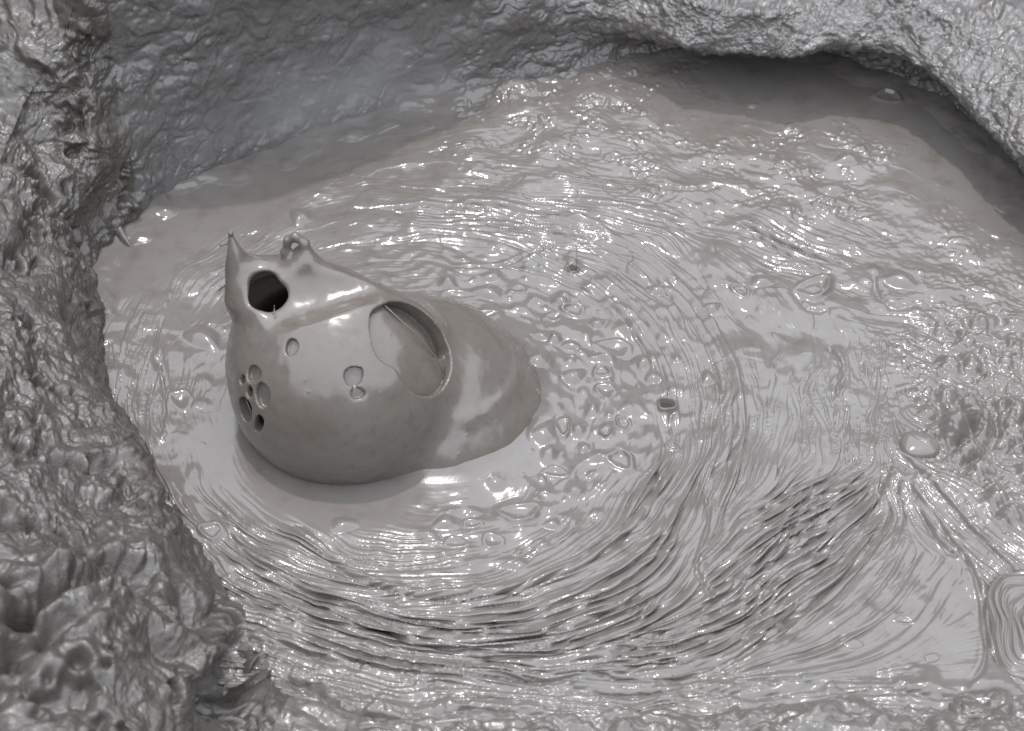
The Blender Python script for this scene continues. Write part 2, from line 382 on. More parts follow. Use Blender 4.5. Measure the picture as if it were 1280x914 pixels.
family([(1092,572),(1040,588),(985,610),(930,645),(890,690)], [(1116,645),(1062,718),(1000,768),(930,808),(850,838)], 16, .0052, .0031, .0042)
family([(285,668),(400,735),(540,768),(690,755),(800,690),(842,610)], [(330,792),(470,836),(620,853),(760,851),(860,832),(930,800)], 13, .0052, .0031, .0042)
family([(1118,650),(1062,725),(1000,778),(930,815),(850,842)], [(1205,705),(1160,785),(1080,828),(980,846),(900,852)], 8, .0022, .0032, .0022)
for k in range(16):
    f_ = _r.uniform(.93, 1.34); a0 = _r.choice([-95, -70, -30, 20, 70, 110, 150]); a1 = a0+_r.uniform(45, 100)
    CREASE.append((arc(f_, a0, a1, n=9), _r.uniform(.0030, .0046), _r.uniform(.003, .004), _r.uniform(.003, .0045)))
for ci, (line, dep, wd, roll) in enumerate(CREASE):
    r = near_polyline(line, .05)
    if r is None: continue
    sl, sd, al = r
    end = smooth01(al/.15)*smooth01((1-al)/.15)
    wob = 1+.35*np.sin(al*37+dep*9000)
    dz = end*(-dep*np.exp(-(sd/(wd*wob))**2)+roll*np.exp(-((sd-2.6*wd)/(2.2*wd))**2)+.5*roll*np.exp(-((sd+2.4*wd)/(1.8*wd))**2))
    H[sl] += dz
    if ci >= n_named: FOLD[sl] += .8*dz

# the coil of folded mud at the right edge and the smooth pan beside it are shaped below as their own object (coil)
# rise of the mud towards the bubble and the lobe (meniscus)
dB = np.sqrt((GX-BC[0])**2+(GY-BC[1])**2)
H = H*(.12+.88*smooth01((dB-.22-.06*smooth01((BC[1]-GY)/.2))/.13))
dL = np.sqrt(((GX-LC[0]))**2+((GY-LC[1]))**2)
H = np.where(dL < .37, H*(.2+.8*smooth01((dL-.225)/.10)), H)
H += .024*np.exp(-np.maximum(dL-.220, 0)/.034)*smooth01((GX-LC[0]+.14)/.14)

# mud lapping up the shore in thin ragged sheets
_W = np.array([P(*c_[1:4][0]) if False else P(*c_[1]) for c_ in SEC])[:, :2]
_q = np.vstack([_W[-2:], _W, _W[:2]]); _L = []
for i in range(1, len(_q)-2):
    for t in np.arange(6)/6:
        _L.append(.5*(2*_q[i]+(_q[i+1]-_q[i-1])*t+(2*_q[i-1]-5*_q[i]+4*_q[i+1]-_q[i+2])*t*t+(3*_q[i]-_q[i-1]-3*_q[i+1]+_q[i+2])*t**3))
_L = np.array(_L); cd2 = np.full(CX.shape, 9.0)
for a_, b_ in zip(_L, np.roll(_L, -1, 0)):
    ab = b_-a_; t = np.clip(((CX-a_[0])*ab[0]+(CY-a_[1])*ab[1])/(ab@ab+1e-9), 0, 1)
    cd2 = np.minimum(cd2, (CX-a_[0]-t*ab[0])**2+(CY-a_[1]-t*ab[1])**2)
dS = upsample(np.sqrt(cd2))
lap = dS+.018*band(.16, 31)+.004*band(.06, 32)
H += .010*(1-smooth01(lap/.055))+.0022*(1-smooth01((lap-.050)/.012))*smooth01((GY-.15)/.3)
def Hs(x, y):
    fx = np.clip((np.asarray(x)-x0)/STEP, 0, nx-1.01); fy = np.clip((np.asarray(y)-y0)/STEP, 0, ny-1.01)
    ix, iy = fx.astype(int), fy.astype(int); tx, ty = fx-ix, fy-iy
    return (H[iy, ix]*(1-tx)+H[iy, ix+1]*tx)*(1-ty)+(H[iy+1, ix]*(1-tx)+H[iy+1, ix+1]*tx)*ty

# ------------------------------------------------------------------ small bubbles, rings and pits
# px, py, half width px, half height ratio on the ground, angle, kind, label
BUB = [
 (776,579,17,1.0,0,'ring','large round bubble ring with a dimpled centre near the lower right of the blistered patch'),
 (833,507,11,1.0,0,'pit','square dark bubble pit with raised rim right of the blistered patch'),
 (717,339,8,.7,10,'pit','small dark vent pit with a thin mud thread standing over it'),
 (753,466,10,1.2,0,'ring','glossy ringed bubble in the middle of the blistered patch'),
 (779,531,10,1.1,0,'ring','round flat bubble ring above the largest ring bubble'),
 (757,543,7,1.0,0,'ring','tiny bright ringed bubble left of a flat bubble ring'),
 (841,556,8,1.0,0,'ring','small bubble ring just below the square dark pit'),
 (717,388,15,.8,20,'ring','wide shallow bubble ring high in the blistered patch'),
 (693,396,9,.9,0,'dimple','small dimpled bubble beside the wide shallow ring'),
 (610,366,18,.7,0,'dome','broad flattened blister just behind the lobe of the big dome'),
 (603,398,19,.6,15,'dimple','long flattened dimple touching the rear edge of the lobe'),
 (572,370,20,.5,0,'dimple','long lens shaped dimple between the big dome and the rear folds'),
 (648,362,9,.8,0,'dimple','small dimple right of the broad flattened blister'),
 (701,378,9,.9,0,'dome','small glossy bubble behind the wide shallow ring'),
 (676,421,10,.8,0,'dome','small blister level with the top of the lobe'),
 (714,433,11,.8,0,'dome','bright glinting blister above the middle of the blistered patch'),
 (769,434,20,.7,0,'dimple','wide flat dimple right of the glinting blister'),
 (747,404,9,1.0,0,'dome','smooth dome bubble with one bright glint'),
 (673,455,15,.9,40,'dome','swollen glossy bubble right beside the lobe'),
 (717,471,13,1.0,0,'dome','crumpled blister left of the glossy middle ring'),
 (757,489,12,.9,0,'dimple','brown floored dimple below the glossy middle ring'),
 (704,535,9,2.0,5,'ring','narrow upright oval bubble ring in front of the lobe'),
 (680,545,14,1.3,-20,'dome','plump blister at the foot of the lobe'),
 (730,559,9,.9,0,'dome','little blister left of the largest ring bubble'),
 (694,590,13,.7,0,'dimple','shallow oval dimple below the lobe'),
 (804,452,11,.9,0,'dome','bright dome bubble on the right border of the blistered patch'),
 (817,470,9,1.4,0,'dome','glinting bubble just above the square dark pit'),
 (822,364,12,.8,0,'dome','bright lone bubble behind the blistered patch among folds'),
 (890,384,9,1.0,0,'dome','small blister among the folds right of the lone bright bubble'),
 (885,473,9,1.2,0,'dome','small blister in the folds right of the bright border bubbles'),
 (926,365,12,.9,0,'ring','ringed bubble with glossy centre in the smooth mud upper right'),
 (952,353,16,.6,10,'dome','low wide blister behind the ringed bubble in smooth mud'),
 (1018,360,24,.8,25,'ring','very wide faint bubble ring below the long dark crease'),
 (1125,352,18,.9,0,'dome','glossy swollen blister at the right where smooth mud meets pale film'),
 (264,668,17,.75,25,'ring','oval bubble ring on smooth mud beside the left bank'),
 (375,273,14,1.0,0,'dome','round glossy bubble at the far left rear of the pool'),
 (254,424,22,.8,-20,'dome','big soft bubble left of the big dome'),
 (226,500,13,1.2,0,'dimple','glossy dimple between the left bank and the big dome'),
 (650,641,26,.7,-5,'ring','long double rimmed bubble ring in front of the lobe'),
 (569,679,12,.8,0,'dimple','left one of two dimples below the long double ring'),
 (616,677,14,.7,-10,'dimple','right one of two dimples below the long double ring'),
 (590,655,10,.8,0,'dimple','small dimple left of the long double ring'),
 (430,656,18,.55,8,'dome','flat pale blister in front of the big dome'),
 (556,654,14,.8,0,'dome','bright blister in the wet mud below the big dome'),
 (690,655,10,.8,0,'dome','bright glinting blister right of the long double ring'),
 (1130,775,10,.6,0,'dimple','faint dimple in the middle of the smooth pan'),
 (551,888,9,1.0,0,'dome','left one of two tiny round bubbles in the front mud'),
 (562,884,7,1.2,0,'dome','right one of two tiny round bubbles in the front mud'),
 (1040,237,14,.8,0,'dome','curled glossy blister among the pale film patches upper right'),
 (1060,200,16,.7,0,'dome','pale lone blister at the edge of the dark flat mud'),
 (940,132,9,.5,0,'dome','small pale blister on the dark mud below the rear rim'),
 (1110,122,16,.8,0,'ring','ringed blister under the overhanging ledge'),
]
M_BUB = M_POOL
bub_specs = []
for (px, py, hw, rt, ang, kind, lab) in BUB:
    c = P(px, py); r = hw*np.linalg.norm(c-CAM)/FPX
    bub_specs.append((c, r, rt*r, rad(ang), kind, lab))
for c, ra, rb, an, kind, lab in bub_specs:      # calm the mud under each of them
    m = max(ra, rb)*1.7
    i0, i1 = int((c[0]-m-x0)/STEP), int((c[0]+m-x0)/STEP)+2; j0, j1 = int((c[1]-m-y0)/STEP), int((c[1]+m-y0)/STEP)+2
    X, Y = GX[j0:j1, i0:i1]-c[0], GY[j0:j1, i0:i1]-c[1]
    u = (X*math.cos(an)+Y*math.sin(an))/ra; v = (-X*math.sin(an)+Y*math.cos(an))/rb
    q = np.sqrt(u*u+v*v); w = 1-smooth01((q-.9)/.7)
    sub = H[j0:j1, i0:i1]
    H[j0:j1, i0:i1] = sub*(1-.8*w)+.8*w*(sub*w).sum()/(w.sum()+1e-6)
rng = random.Random(4)
bub_meshes = []
for c, ra, rb, an, kind, lab in bub_specs:
    nr, na = 22, 48
    q = np.linspace(0, 1.45, nr); t = np.linspace(0, 2*math.pi, na, endpoint=False)
    Q, T = np.meshgrid(q, t, indexing='ij')
    ph = rng.uniform(0, 6.28)
    wob = 1+.12*np.cos(2*T+ph)+.10*np.cos(3*T+2*ph)+.05*np.cos(5*T+3*ph)
    if kind == 'pit' and ra > .016: wob = 1+.06*np.cos(4*T+2.4)+.08*np.cos(T+1)+.06*np.cos(3*T)
    u, v = Q*np.cos(T)*ra*wob, Q*np.sin(T)*rb*wob
    X = c[0]+u*math.cos(an)-v*math.sin(an); Y = c[1]+u*math.sin(an)+v*math.cos(an)
    s = min(ra, rb)
    tilt = .25*np.cos(T-ph)
    if kind == 'ring':
        pr = .24*s*np.exp(-((Q-.85+.06*np.cos(T+ph))/.2)**2)*(1+2.2*tilt)-.07*s*np.exp(-(Q/.6)**2)+rng.choice([.0, .05, .14])*s*np.exp(-(Q/.3)**2)
    elif kind == 'dome':
        pr = .52*s*np.maximum(1-(Q/1.1)**2, 0)**1.3
    elif kind == 'dimple':
        pr = -.22*s*np.exp(-(Q/.5)**2)+.10*s*np.exp(-((Q-.95)/.25)**2)*(1+tilt)
    else:
        pr = .5*s*np.exp(-((Q-1.0)/.15)**2)*(1+.9*tilt)-1.0*s*np.exp(-(Q/.70)**6)
    pr = pr - .0016*smooth01((Q-1.2)/.25) + .0006*(1-smooth01((Q-1.0)/.3))
    base = Hs(X, Y)
    Z = base+pr
    V = np.stack([X, Y, Z], -1).reshape(-1, 3)
    ia = np.arange(na); fa = []
    for k in range(nr-1):
        a = k*na+ia; b = k*na+(ia+1) % na
        fa.append(np.stack([a, a+na, b+na, b], 1))
    bub_meshes.append((V, np.vstack(fa), kind, lab, c))
for c, ra, rb, an, kind, lab in bub_specs:      # hollow the pool under rings, dimples and pits so that their own skins show
    m = max(ra, rb)*1.5
    i0, i1 = int((c[0]-m-x0)/STEP), int((c[0]+m-x0)/STEP)+2; j0, j1 = int((c[1]-m-y0)/STEP), int((c[1]+m-y0)/STEP)+2
    X, Y = GX[j0:j1, i0:i1]-c[0], GY[j0:j1, i0:i1]-c[1]
    u = (X*math.cos(an)+Y*math.sin(an))/ra; v = (-X*math.sin(an)+Y*math.cos(an))/rb
    q = np.sqrt(u*u+v*v); s = min(ra, rb)
    H[j0:j1, i0:i1] -= (1.9*s if kind == 'pit' else .45*s if kind == 'dimple' else .25*s)*(1-smooth01((q-.6)/.4))

# ------------------------------------------------------------------ the mud coil at the right edge: its own heap
coil_c = P(1304, 790); 
def coil_mesh():
    nr, na = 150, 260
    q = np.linspace(0, 1.12, nr); t = np.linspace(0, 2*math.pi, na, endpoint=False)
    Q, T = np.meshgrid(q, t, indexing='ij')
    ax, ay = .104, .150
    sq = (np.abs(np.cos(T))**2.3+np.abs(np.sin(T))**2.3)**(-1/2.3)          # rounded-square outline
    wob = sq*(1+.07*np.cos(3*T+1)+.05*np.cos(5*T)+.04*np.cos(2*T+.7)+.012*np.cos(11*T+2))
    wob = 1+(wob-1)*np.clip(Q*1.3, 0, 1)
    X = coil_c[0]+Q*ax*wob*np.cos(T); Y = coil_c[1]+Q*ay*wob*np.sin(T)
    ph = Q*6.2+.35*np.sin(T*2+.5)*Q+.2*np.sin(5*T+Q*7)+T/(2*math.pi)
    fold = np.abs(np.sin(math.pi*ph))**.65
    fine = np.abs(np.sin(math.pi*(ph*2.3+.4*np.sin(3*T))))**.8
    Z = .004+.010*smooth01((1.02-Q)/.16)*(1-.45*Q)+.007*(fold-.6)*smooth01((1.05-Q)/.1)+.002*fine*smooth01((1.0-Q)/.1)
    Z -= .03*smooth01((Q-1.0)/.12)
    V = np.stack([X, Y, Z], -1).reshape(-1, 3); ia = np.arange(na); fa = []
    for k in range(nr-1):
        a = k*na+ia; b = k*na+(ia+1) % na
        fa.append(np.stack([a, a+na, b+na, b], 1))
    return V, np.vstack(fa)
qc = np.sqrt(((GX-coil_c[0])/.112)**2+((GY-coil_c[1])/.158)**2)
H -= .006*np.exp(-((qc-1.03)/.05)**2)+.02*(1-smooth01((qc-.8)/.15))

# ------------------------------------------------------------------ the bank around the pool (a spline sheet)
ns = len(SEC)
net = np.zeros((ns, 7, 3))
for i, s in enumerate(SEC):
    rows = [P(*a) for a in s[1:]]
    out = rows[4]-rows[0]; out[2] = 0; out /= np.linalg.norm(out)
    foot = rows[0]-out*.02; 
    net[i, 0] = foot+(0, 0, -.06) + out*(.03)
    for k in range(5): net[i, k+1] = rows[k]
    ctr = np.array([0.0, .0, 0]); o2 = rows[4]-ctr; o2[2] = 0; o2 /= np.linalg.norm(o2)
    net[i, 6] = rows[4]+o2*60; net[i, 6, 2] = .3
def cr(q0, q1, q2, q3, t):
    return .5*(2*q1+(q2-q0)*t+(2*q0-5*q1+4*q2-q3)*t*t+(3*q1-q0-3*q2+q3)*t**3)
PER = 60
rows_n = [5, 32, 60, 120, 76, 14]
cols = []
for i in range(ns):
    q = [net[(i+k) % ns] for k in (-1, 0, 1, 2)]
    for t in np.arange(PER)/PER: cols.append(cr(*q, t))
cols = np.array(cols)                 # [S,7,3]
S = len(cols); strips = []; fade = []
for k in range(6):
    a = cols[:, max(k-1, 0)]; b = cols[:, k]; c_ = cols[:, k+1]; d_ = cols[:, min(k+2, 6)]
    lin = k >= 4
    if k == 5: ts = (np.arange(rows_n[k])/rows_n[k])**3.0
    elif k == 4: ts = (np.arange(rows_n[k])/rows_n[k])**1.5
    else: ts = np.arange(rows_n[k])/rows_n[k]
    if k == 3: d_ = cols[:, 4]+(cols[:, 4]-cols[:, 3])*.7
    for t in ts:
        strips.append(b+(c_-b)*t if lin else cr(a, b, c_, d_, t)); fade.append(k+t)
strips.append(cols[:, 6]); fade.append(6)
BV = np.array(strips).transpose(1, 0, 2)     # [S,T,3]
fade = np.array(fade)
Tn = BV.shape[1]
def grid_normals(G):
    ds = np.roll(G, -1, 0)-np.roll(G, 1, 0)
    dt = np.gradient(G, axis=1)
    n = np.cross(ds, dt); n /= np.linalg.norm(n, axis=-1, keepdims=True)+1e-9
    return n
secw = lambda nm: np.array([1.0 if SEC[i][0] == nm else 0.0 for i in range(ns)])
def along(v):                                 # smooth per-section value along the loop
    v = np.repeat(v, PER).astype(F32)
    k = np.hanning(PER*2+1); k /= k.sum()
    return np.convolve(np.concatenate([v[-PER:], v, v[:PER]]), k, 'valid')[:S]
wf, wb, ww, wl, wm = [along(secw(n)) for n in ('front', 'bank', 'wall', 'ledge', 'margin')]
nrm = grid_normals(BV)
sgn = np.sign(nrm[:, 130, 2].mean()); nrm *= sgn
pw = BV.reshape(-1, 3)
amp = np.clip((fade-.6)/.8, 0, 1)*np.clip((5.2-fade)/.4, 0, 1)
def T_(v): return np.repeat(np.asarray(v, F32)[:, None], Tn, 1).ravel()
W = lambda f, b, w, l, m: T_(f*wf+b*wb+w*ww+l*wl+m*wm)
AMP = np.repeat(amp[None], S, 0).ravel().astype(F32)
act = AMP > 0.001
pa = pw[act]
a1 = perlin(pa*[6, 6, 8], 1); a2 = perlin(pa*[14, 14, 18], 2); a3 = perlin(pa*32, 3)
a4 = .7*perlin(pa*68, 4)+.45*(np.abs(perlin(pa*68, 14))*2-.6); a5 = perlin(pa*140, 5); a6 = perlin(pa*24+a2[:, None]*1.2, 6); a7 = perlin(pa*[9, 9, 5]+a3[:, None]*.3, 8)
bil = lambda a: np.abs(a)
a8 = perlin(np.stack([pa[:, 0]*16+pa[:, 1]*10, pa[:, 1]*7-pa[:, 0]*5, pa[:, 2]*14], 1)+a1[:, None]*.5, 10)
calm = .6+.5*smooth01(.5+1.3*perlin(pa*5, 11))
disp = (W(.020, .028, .020, .016, .015)[act]*a1 + W(.016, .012, .010, .012, .01)[act]*(bil(a2)*1.4-.35)*calm
        + W(.006, .009, .004, .004, .004)[act]*a8
        + calm*(W(.008, .0085, .0050, .009, .008)[act]*(bil(a6)*1.5-.35) + W(.0035, .0036, .0016, .0055, .005)[act]*(bil(a3)*1.3-.3)
        + W(.0024, .0028, .0014, .0040, .003)[act]*a4 + W(.0014, .0026, .0009, .0028, .0015)[act]*a5 + W(.0008, .0016, .0005, .0013, .0008)[act]*perlin(pa*270, 12)))
# deep folds / hollows
disp -= W(.0, .04, .0, .006, 0)[act]*smooth01((a7-.22)/.45)
# cracked skin on the back wall
crw = smooth01((.10-np.abs(perlin(pa*[20, 20, 14]+a4[:, None]*.25, 9)))/.10)
disp -= W(0, .0, .0035, 0, 0)[act]*crw*smooth01((a1+.3)/.3)
# hollows and overhangs of the bank: px, py, half sizes, turn, depth
dv = pa-CAM; dep_ = dv@FW
vx = 640+FPX*(dv@RT)/dep_; vy = 457-FPX*(dv@UP)/dep_
bw_ = np.repeat(wb[:, None]+ww[:, None]*.6, Tn, 1).ravel()[act]
for hx, hy, ha, hb, ht, hd in [(55,742,75,15,-.35,.075),(45,800,70,13,-.5,.055),(10,850,40,12,-.7,.03),(290,846,22,48,.35,.095),(215,815,40,14,.6,.025),(243,764,30,14,.7,.03),
        (110,622,60,11,.25,.02),(50,565,55,13,.3,.022),(150,700,40,9,.3,.015),(28,332,34,22,.2,.02),(60,470,50,14,.6,.02),(122,115,40,60,.2,.022),
        (100,390,12,40,-.3,.02),(165,620,14,40,-.5,.02),(215,700,14,34,-.5,.02),(60,180,40,12,.6,.02),(20,250,40,12,.5,.02)]:
    ux, uy = vx-hx, vy-hy
    wq = a2*5+a3*3
    e = ((ux*math.cos(ht)+uy*math.sin(ht)+wq)/ha)**2+((-ux*math.sin(ht)+uy*math.cos(ht)+wq)/hb)**2
    disp -= 1.0*hd*np.exp(-e)*bw_
    disp += .22*hd*np.exp(-(np.sqrt(e)-1.7)**2/.35)*bw_*(uy < 0)
D_ = np.zeros(len(pw), F32); D_[act] = disp*AMP[act]
pw = pw+nrm.reshape(-1, 3)*D_[:, None]
BV = pw.reshape(S, Tn, 3)
sect_names = [s[0] for s in SEC]
MATS = {'front': M_SHORE, 'bank': M_BANK, 'wall': M_WALL, 'ledge': M_LEDGE, 'margin': M_BANK}
PUB = {'front': 'shore', 'bank': 'bank', 'wall': 'slope', 'ledge': 'ledge', 'margin': 'ground'}
for nm in PUB:
    ids = [i for i in range(ns) if sect_names[i] == nm]
    a, b = ids[0]*PER, (ids[-1]+1)*PER
    sl = np.take(BV, np.arange(a, b+1) % S, axis=0)
    n0, n1 = sl.shape[:2]; idx = np.arange(n0*n1).reshape(n0, n1)
    q = np.stack([idx[:-1, :-1], idx[1:, :-1], idx[1:, 1:], idx[:-1, 1:]], -1).reshape(-1, 4)
    if sgn < 0: q = q[:, ::-1]
    tag(mesh_obj(PUB[nm], sl.reshape(-1, 3), q, MATS[nm]), kind='structure')

# ------------------------------------------------------------------ pool mesh, cut to the shape of the pool
poly = np.array([cols[i, 2]*.5+cols[i, 1]*.5 for i in range(0, S, 6)])[:, :2]
pc = poly.mean(0); 
def inside(X, Y, poly, grow):
    p = poly+(poly-pc)/np.linalg.norm(poly-pc, axis=1)[:, None]*grow
    ins = np.zeros(X.shape, bool); n = len(p)
    for i in range(n):
        (xa, ya), (xb, yb) = p[i], p[(i+1) % n]
        if ya == yb: continue
        c = ((ya > Y) != (yb > Y)) & (X < (xb-xa)*(Y-ya)/(yb-ya)+xa)
        ins ^= c
    return ins
sub = 6
ins = inside(GX[::sub, ::sub], GY[::sub, ::sub], poly, .09)
ins = np.repeat(np.repeat(ins, sub, 0), sub, 1)[:ny, :nx]
keep = ins[:-1, :-1] & ins[1:, 1:] & ins[1:, :-1] & ins[:-1, 1:]
idx = np.arange(ny*nx).reshape(ny, nx)
q = np.stack([idx[:-1, :-1], idx[:-1, 1:], idx[1:, 1:], idx[1:, :-1]], -1)[keep]
used = np.zeros(ny*nx, bool); used[q.ravel()] = True
remap = np.cumsum(used)-1
# the folds lean outwards, over the crease in front of them
rx_, ry_ = GX-P(560, 520)[0], GY-P(560, 520)[1]
rl = np.sqrt(rx_*rx_+ry_*ry_)+1e-6
lean = np.tanh(4*(-DY*rx_+DX*ry_)/rl)
quiet = smooth01((dB-.26)/.1)*smooth01((qc-1.0)/.25)
for c, ra, rb, an, kind, lab in bub_specs:
    m = max(ra, rb)*2
    i0, i1 = int((c[0]-m-x0)/STEP), int((c[0]+m-x0)/STEP)+2; j0, j1 = int((c[1]-m-y0)/STEP), int((c[1]+m-y0)/STEP)+2
    quiet[j0:j1, i0:i1] *= smooth01((np.sqrt((GX[j0:j1, i0:i1]-c[0])**2+(GY[j0:j1, i0:i1]-c[1])**2)-.6*m)/(.4*m))
off_ = blur(FOLD, .0024)*1.75*lean*quiet*(1-.55*smooth01((GX-P(1085, 600)[0])/.1))
V = np.stack([GX-DY*off_, GY+DX*off_, H], -1).reshape(-1, 3)[used]
tag(mesh_obj('mud', V, remap[q], M_POOL), kind='structure')

# ------------------------------------------------------------------ signed distance shapes -> mesh (surface nets)
def surface_nets(fn, lo, hi, vox):
    n = [int(math.ceil((hi[i]-lo[i])/vox))+1 for i in range(3)]
    ax = [(lo[i]+np.arange(n[i])*vox).astype(F32) for i in range(3)]
    Fv = np.empty(n, F32)
    for k0 in range(0, n[0], 32):
        X, Y, Z = np.meshgrid(ax[0][k0:k0+32], ax[1], ax[2], indexing='ij')
        Fv[k0:k0+32] = fn(X, Y, Z)
    s = Fv < 0
    c = [s[i:n[0]-1+i, j:n[1]-1+j, k:n[2]-1+k] for i in (0, 1) for j in (0, 1) for k in (0, 1)]
    cnt = sum(a.astype(np.int8) for a in c)
    mixed = (cnt > 0) & (cnt < 8)
    I = np.argwhere(mixed); m = len(I)
    vid = np.full(mixed.shape, -1, np.int32); vid[mixed] = np.arange(m)
    acc = np.zeros((m, 3), F32); num = np.zeros(m, F32)
    corners = [(i, j, k) for i in (0, 1) for j in (0, 1) for k in (0, 1)]
    val = {q: Fv[I[:, 0]+q[0], I[:, 1]+q[1], I[:, 2]+q[2]] for q in corners}
    for a in corners:
        for d in range(3):
            if a[d]: continue
            b = list(a); b[d] = 1; b = tuple(b)
            va, vb = val[a], val[b]; cr_ = (va < 0) != (vb < 0)
            t = np.where(cr_, va/(va-vb+1e-20), 0)
            p = np.array(a, F32)[None].repeat(m, 0); p[:, d] = t
            acc[cr_] += p[cr_]; num[cr_] += 1
    Vv = (I+acc/num[:, None])*vox+np.array(lo)
    quads = []
    for d in range(3):
        e = [1, 2, 0][d]; f = [2, 0, 1][d]
        sl0 = [slice(None)]*3; sl1 = [slice(None)]*3
        sl0[d] = slice(0, n[d]-1); sl1[d] = slice(1, n[d])
        for ax_ in (e, f): sl0[ax_] = slice(1, n[ax_]-1); sl1[ax_] = slice(1, n[ax_]-1)
        A, B = s[tuple(sl0)], s[tuple(sl1)]
        for fl in (0, 1):
            E = np.argwhere((A & ~B) if fl == 0 else (~A & B))
            E[:, e] += 1; E[:, f] += 1
            def cell(de, df):
                q = E.copy(); q[:, e] += de; q[:, f] += df
                return vid[q[:, 0], q[:, 1], q[:, 2]]
            qd = np.stack([cell(-1, -1), cell(0, -1), cell(0, 0), cell(-1, 0)], 1)
            quads.append(qd if fl == 0 else qd[:, ::-1])
    return Vv, np.vstack(quads)

def smin(a, b, k): 
    h = np.maximum(k-np.abs(a-b), 0)/k
    return np.minimum(a, b)-h*h*k*.25
def smax(a, b, k): return -smin(-a, -b, k)
def sph(X, Y, Z, c, r): return np.sqrt((X-c[0])**2+(Y-c[1])**2+(Z-c[2])**2)-r
def ell(X, Y, Z, c, r):
    k0 = np.sqrt(((X-c[0])/r[0])**2+((Y-c[1])/r[1])**2+((Z-c[2])/r[2])**2)
    return (k0-1)*min(r)
def cone(X, Y, Z, a, b, ra, rb):
    a = np.array(a); b = np.array(b); ab = b-a
    t = np.clip(((X-a[0])*ab[0]+(Y-a[1])*ab[1]+(Z-a[2])*ab[2])/(ab@ab), 0, 1)
    return np.sqrt((X-a[0]-t*ab[0])**2+(Y-a[1]-t*ab[1])**2+(Z-a[2]-t*ab[2])**2)-(ra+(rb-ra)*t)

def on_sphere(px, py, rr=R):
    d = ray(px, py); oc = CAM-BC; b = d@oc; c = oc@oc-rr*rr
    h = b*b-c
    t = -b-math.sqrt(max(h, 0)); return CAM+d*t
def ellipse_px(cx, cy, a, b, rot=0, n=18, jit=0.0, seed=0):
    r_ = random.Random(seed); o = []
    for k in range(n):
        t = 2*math.pi*k/n; e = 1+jit*math.cos(3*t+r_.uniform(0, .6)+seed)
        u, v = a*e*math.cos(t), b*e*math.sin(t)
        o.append((cx+u*math.cos(rot)-v*math.sin(rot), cy+u*math.sin(rot)+v*math.cos(rot)))
    return o
def smooth_poly(pts, n=5):
    q = [np.array(p, float) for p in pts]; m = len(q); o = []
    for i in range(m):
        for t in np.arange(n)/n: o.append(cr(q[i-1], q[i], q[(i+1) % m], q[(i+2) % m], t))
    return [tuple(p) for p in o]

class Hole:
    """a hole cut into the dome along its local normal, outlined as the photograph shows it"""
    def __init__(s, outline, depth, k=.004, slope=0.0, like=None):
        w = np.array([on_sphere(*p) for p in outline]); s.c = w.mean(0) if like is None else like.c
        s.n = (s.c-BC)/np.linalg.norm(s.c-BC)
        s.t1 = np.cross([0, 0, 1], s.n); s.t1 /= np.linalg.norm(s.t1); s.t2 = np.cross(s.n, s.t1)
        s.o = BC+s.n*R; s.p = np.stack([(w-s.o)@s.t1, (w-s.o)@s.t2], 1); s.depth = depth; s.k = k; s.slope = slope
    def dist(s, X, Y, Z):
        dx, dy, dz = X-s.o[0], Y-s.o[1], Z-s.o[2]
        u = dx*s.t1[0]+dy*s.t1[1]+dz*s.t1[2]; v = dx*s.t2[0]+dy*s.t2[1]+dz*s.t2[2]
        rr = np.sqrt((X-BC[0])**2+(Y-BC[1])**2+(Z-BC[2])**2)
        w = dx*s.n[0]+dy*s.n[1]+dz*s.n[2]
        d2 = np.full(u.shape, 1e9, F32); ins = np.zeros(u.shape, bool); n = len(s.p)
        for i in range(n):
            a, b = s.p[i], s.p[(i+1) % n]; ab = b-a
            t = np.clip(((u-a[0])*ab[0]+(v-a[1])*ab[1])/(ab@ab), 0, 1)
            d2 = np.minimum(d2, (u-a[0]-t*ab[0])**2+(v-a[1]-t*ab[1])**2)
            if a[1] != b[1]: ins ^= ((a[1] > v) != (b[1] > v)) & (u < ab[0]*(v-a[1])/ab[1]+a[0])
        d = np.where(ins, -1, 1)*np.sqrt(d2)
        d = np.where(w < 0, np.maximum(d, -w-R*.5), d)
        return np.maximum(d, (R-rr)-s.depth+s.slope*v*0)
WIN = smooth_poly([(482,379),(494,377),(507,378),(520,383),(532,391),(543,402),(552,414),(558,428),(562,443),(563,458),(560,474),(553,487),
                   (543,494),(530,495),(516,490),(505,480),(500,470),(494,461),(482,455),(472,445),(466,430),(463,410),(463,395),(468,386)], 2)
WIN_DEEP = smooth_poly([(485,379),(494,377),(507,378),(520,383),(532,391),(543,402),(552,414),(558,428),(562,440),(558,446),(550,444),
                        (541,437),(528,422),(514,407),(499,393)], 2)
WIN_SLIT = smooth_poly([(540,438),(552,452),(557,468),(551,470),(544,460)], 2)
HW = Hole(WIN, .016, .004)
HOLES = [HW, Hole(WIN_DEEP, .040, .004, like=HW),
    Hole(ellipse_px(364,434,8,11,.25,14,.04), .012, .003), Hole(ellipse_px(317,468,9,11,.2,14,.08), .012, .003), Hole(ellipse_px(328,494,9,16,-.1,16,.04), .012, .003),
    Hole(smooth_poly([(430,466),(438,459),(452,460),(454,470),(450,480),(438,484),(431,476)], 2), .014, .004), Hole(ellipse_px(447,492,9,8,.2,14,.08), .010, .004),
    Hole(ellipse_px(302.5,475,3.2,6.5,.1,12), .16, .003), Hole(ellipse_px(311.5,490,4,8,0,12), .16, .003),
    Hole(ellipse_px(306,512,7.5,16,-.22,16,.05), .16, .003), Hole(ellipse_px(323,530,6,11,.15,14,.04), .16, .003)]
def rel(x, y, z): return BC+R*np.array([x, y, z])
EYE = rel(-.585, .10, 1.02)
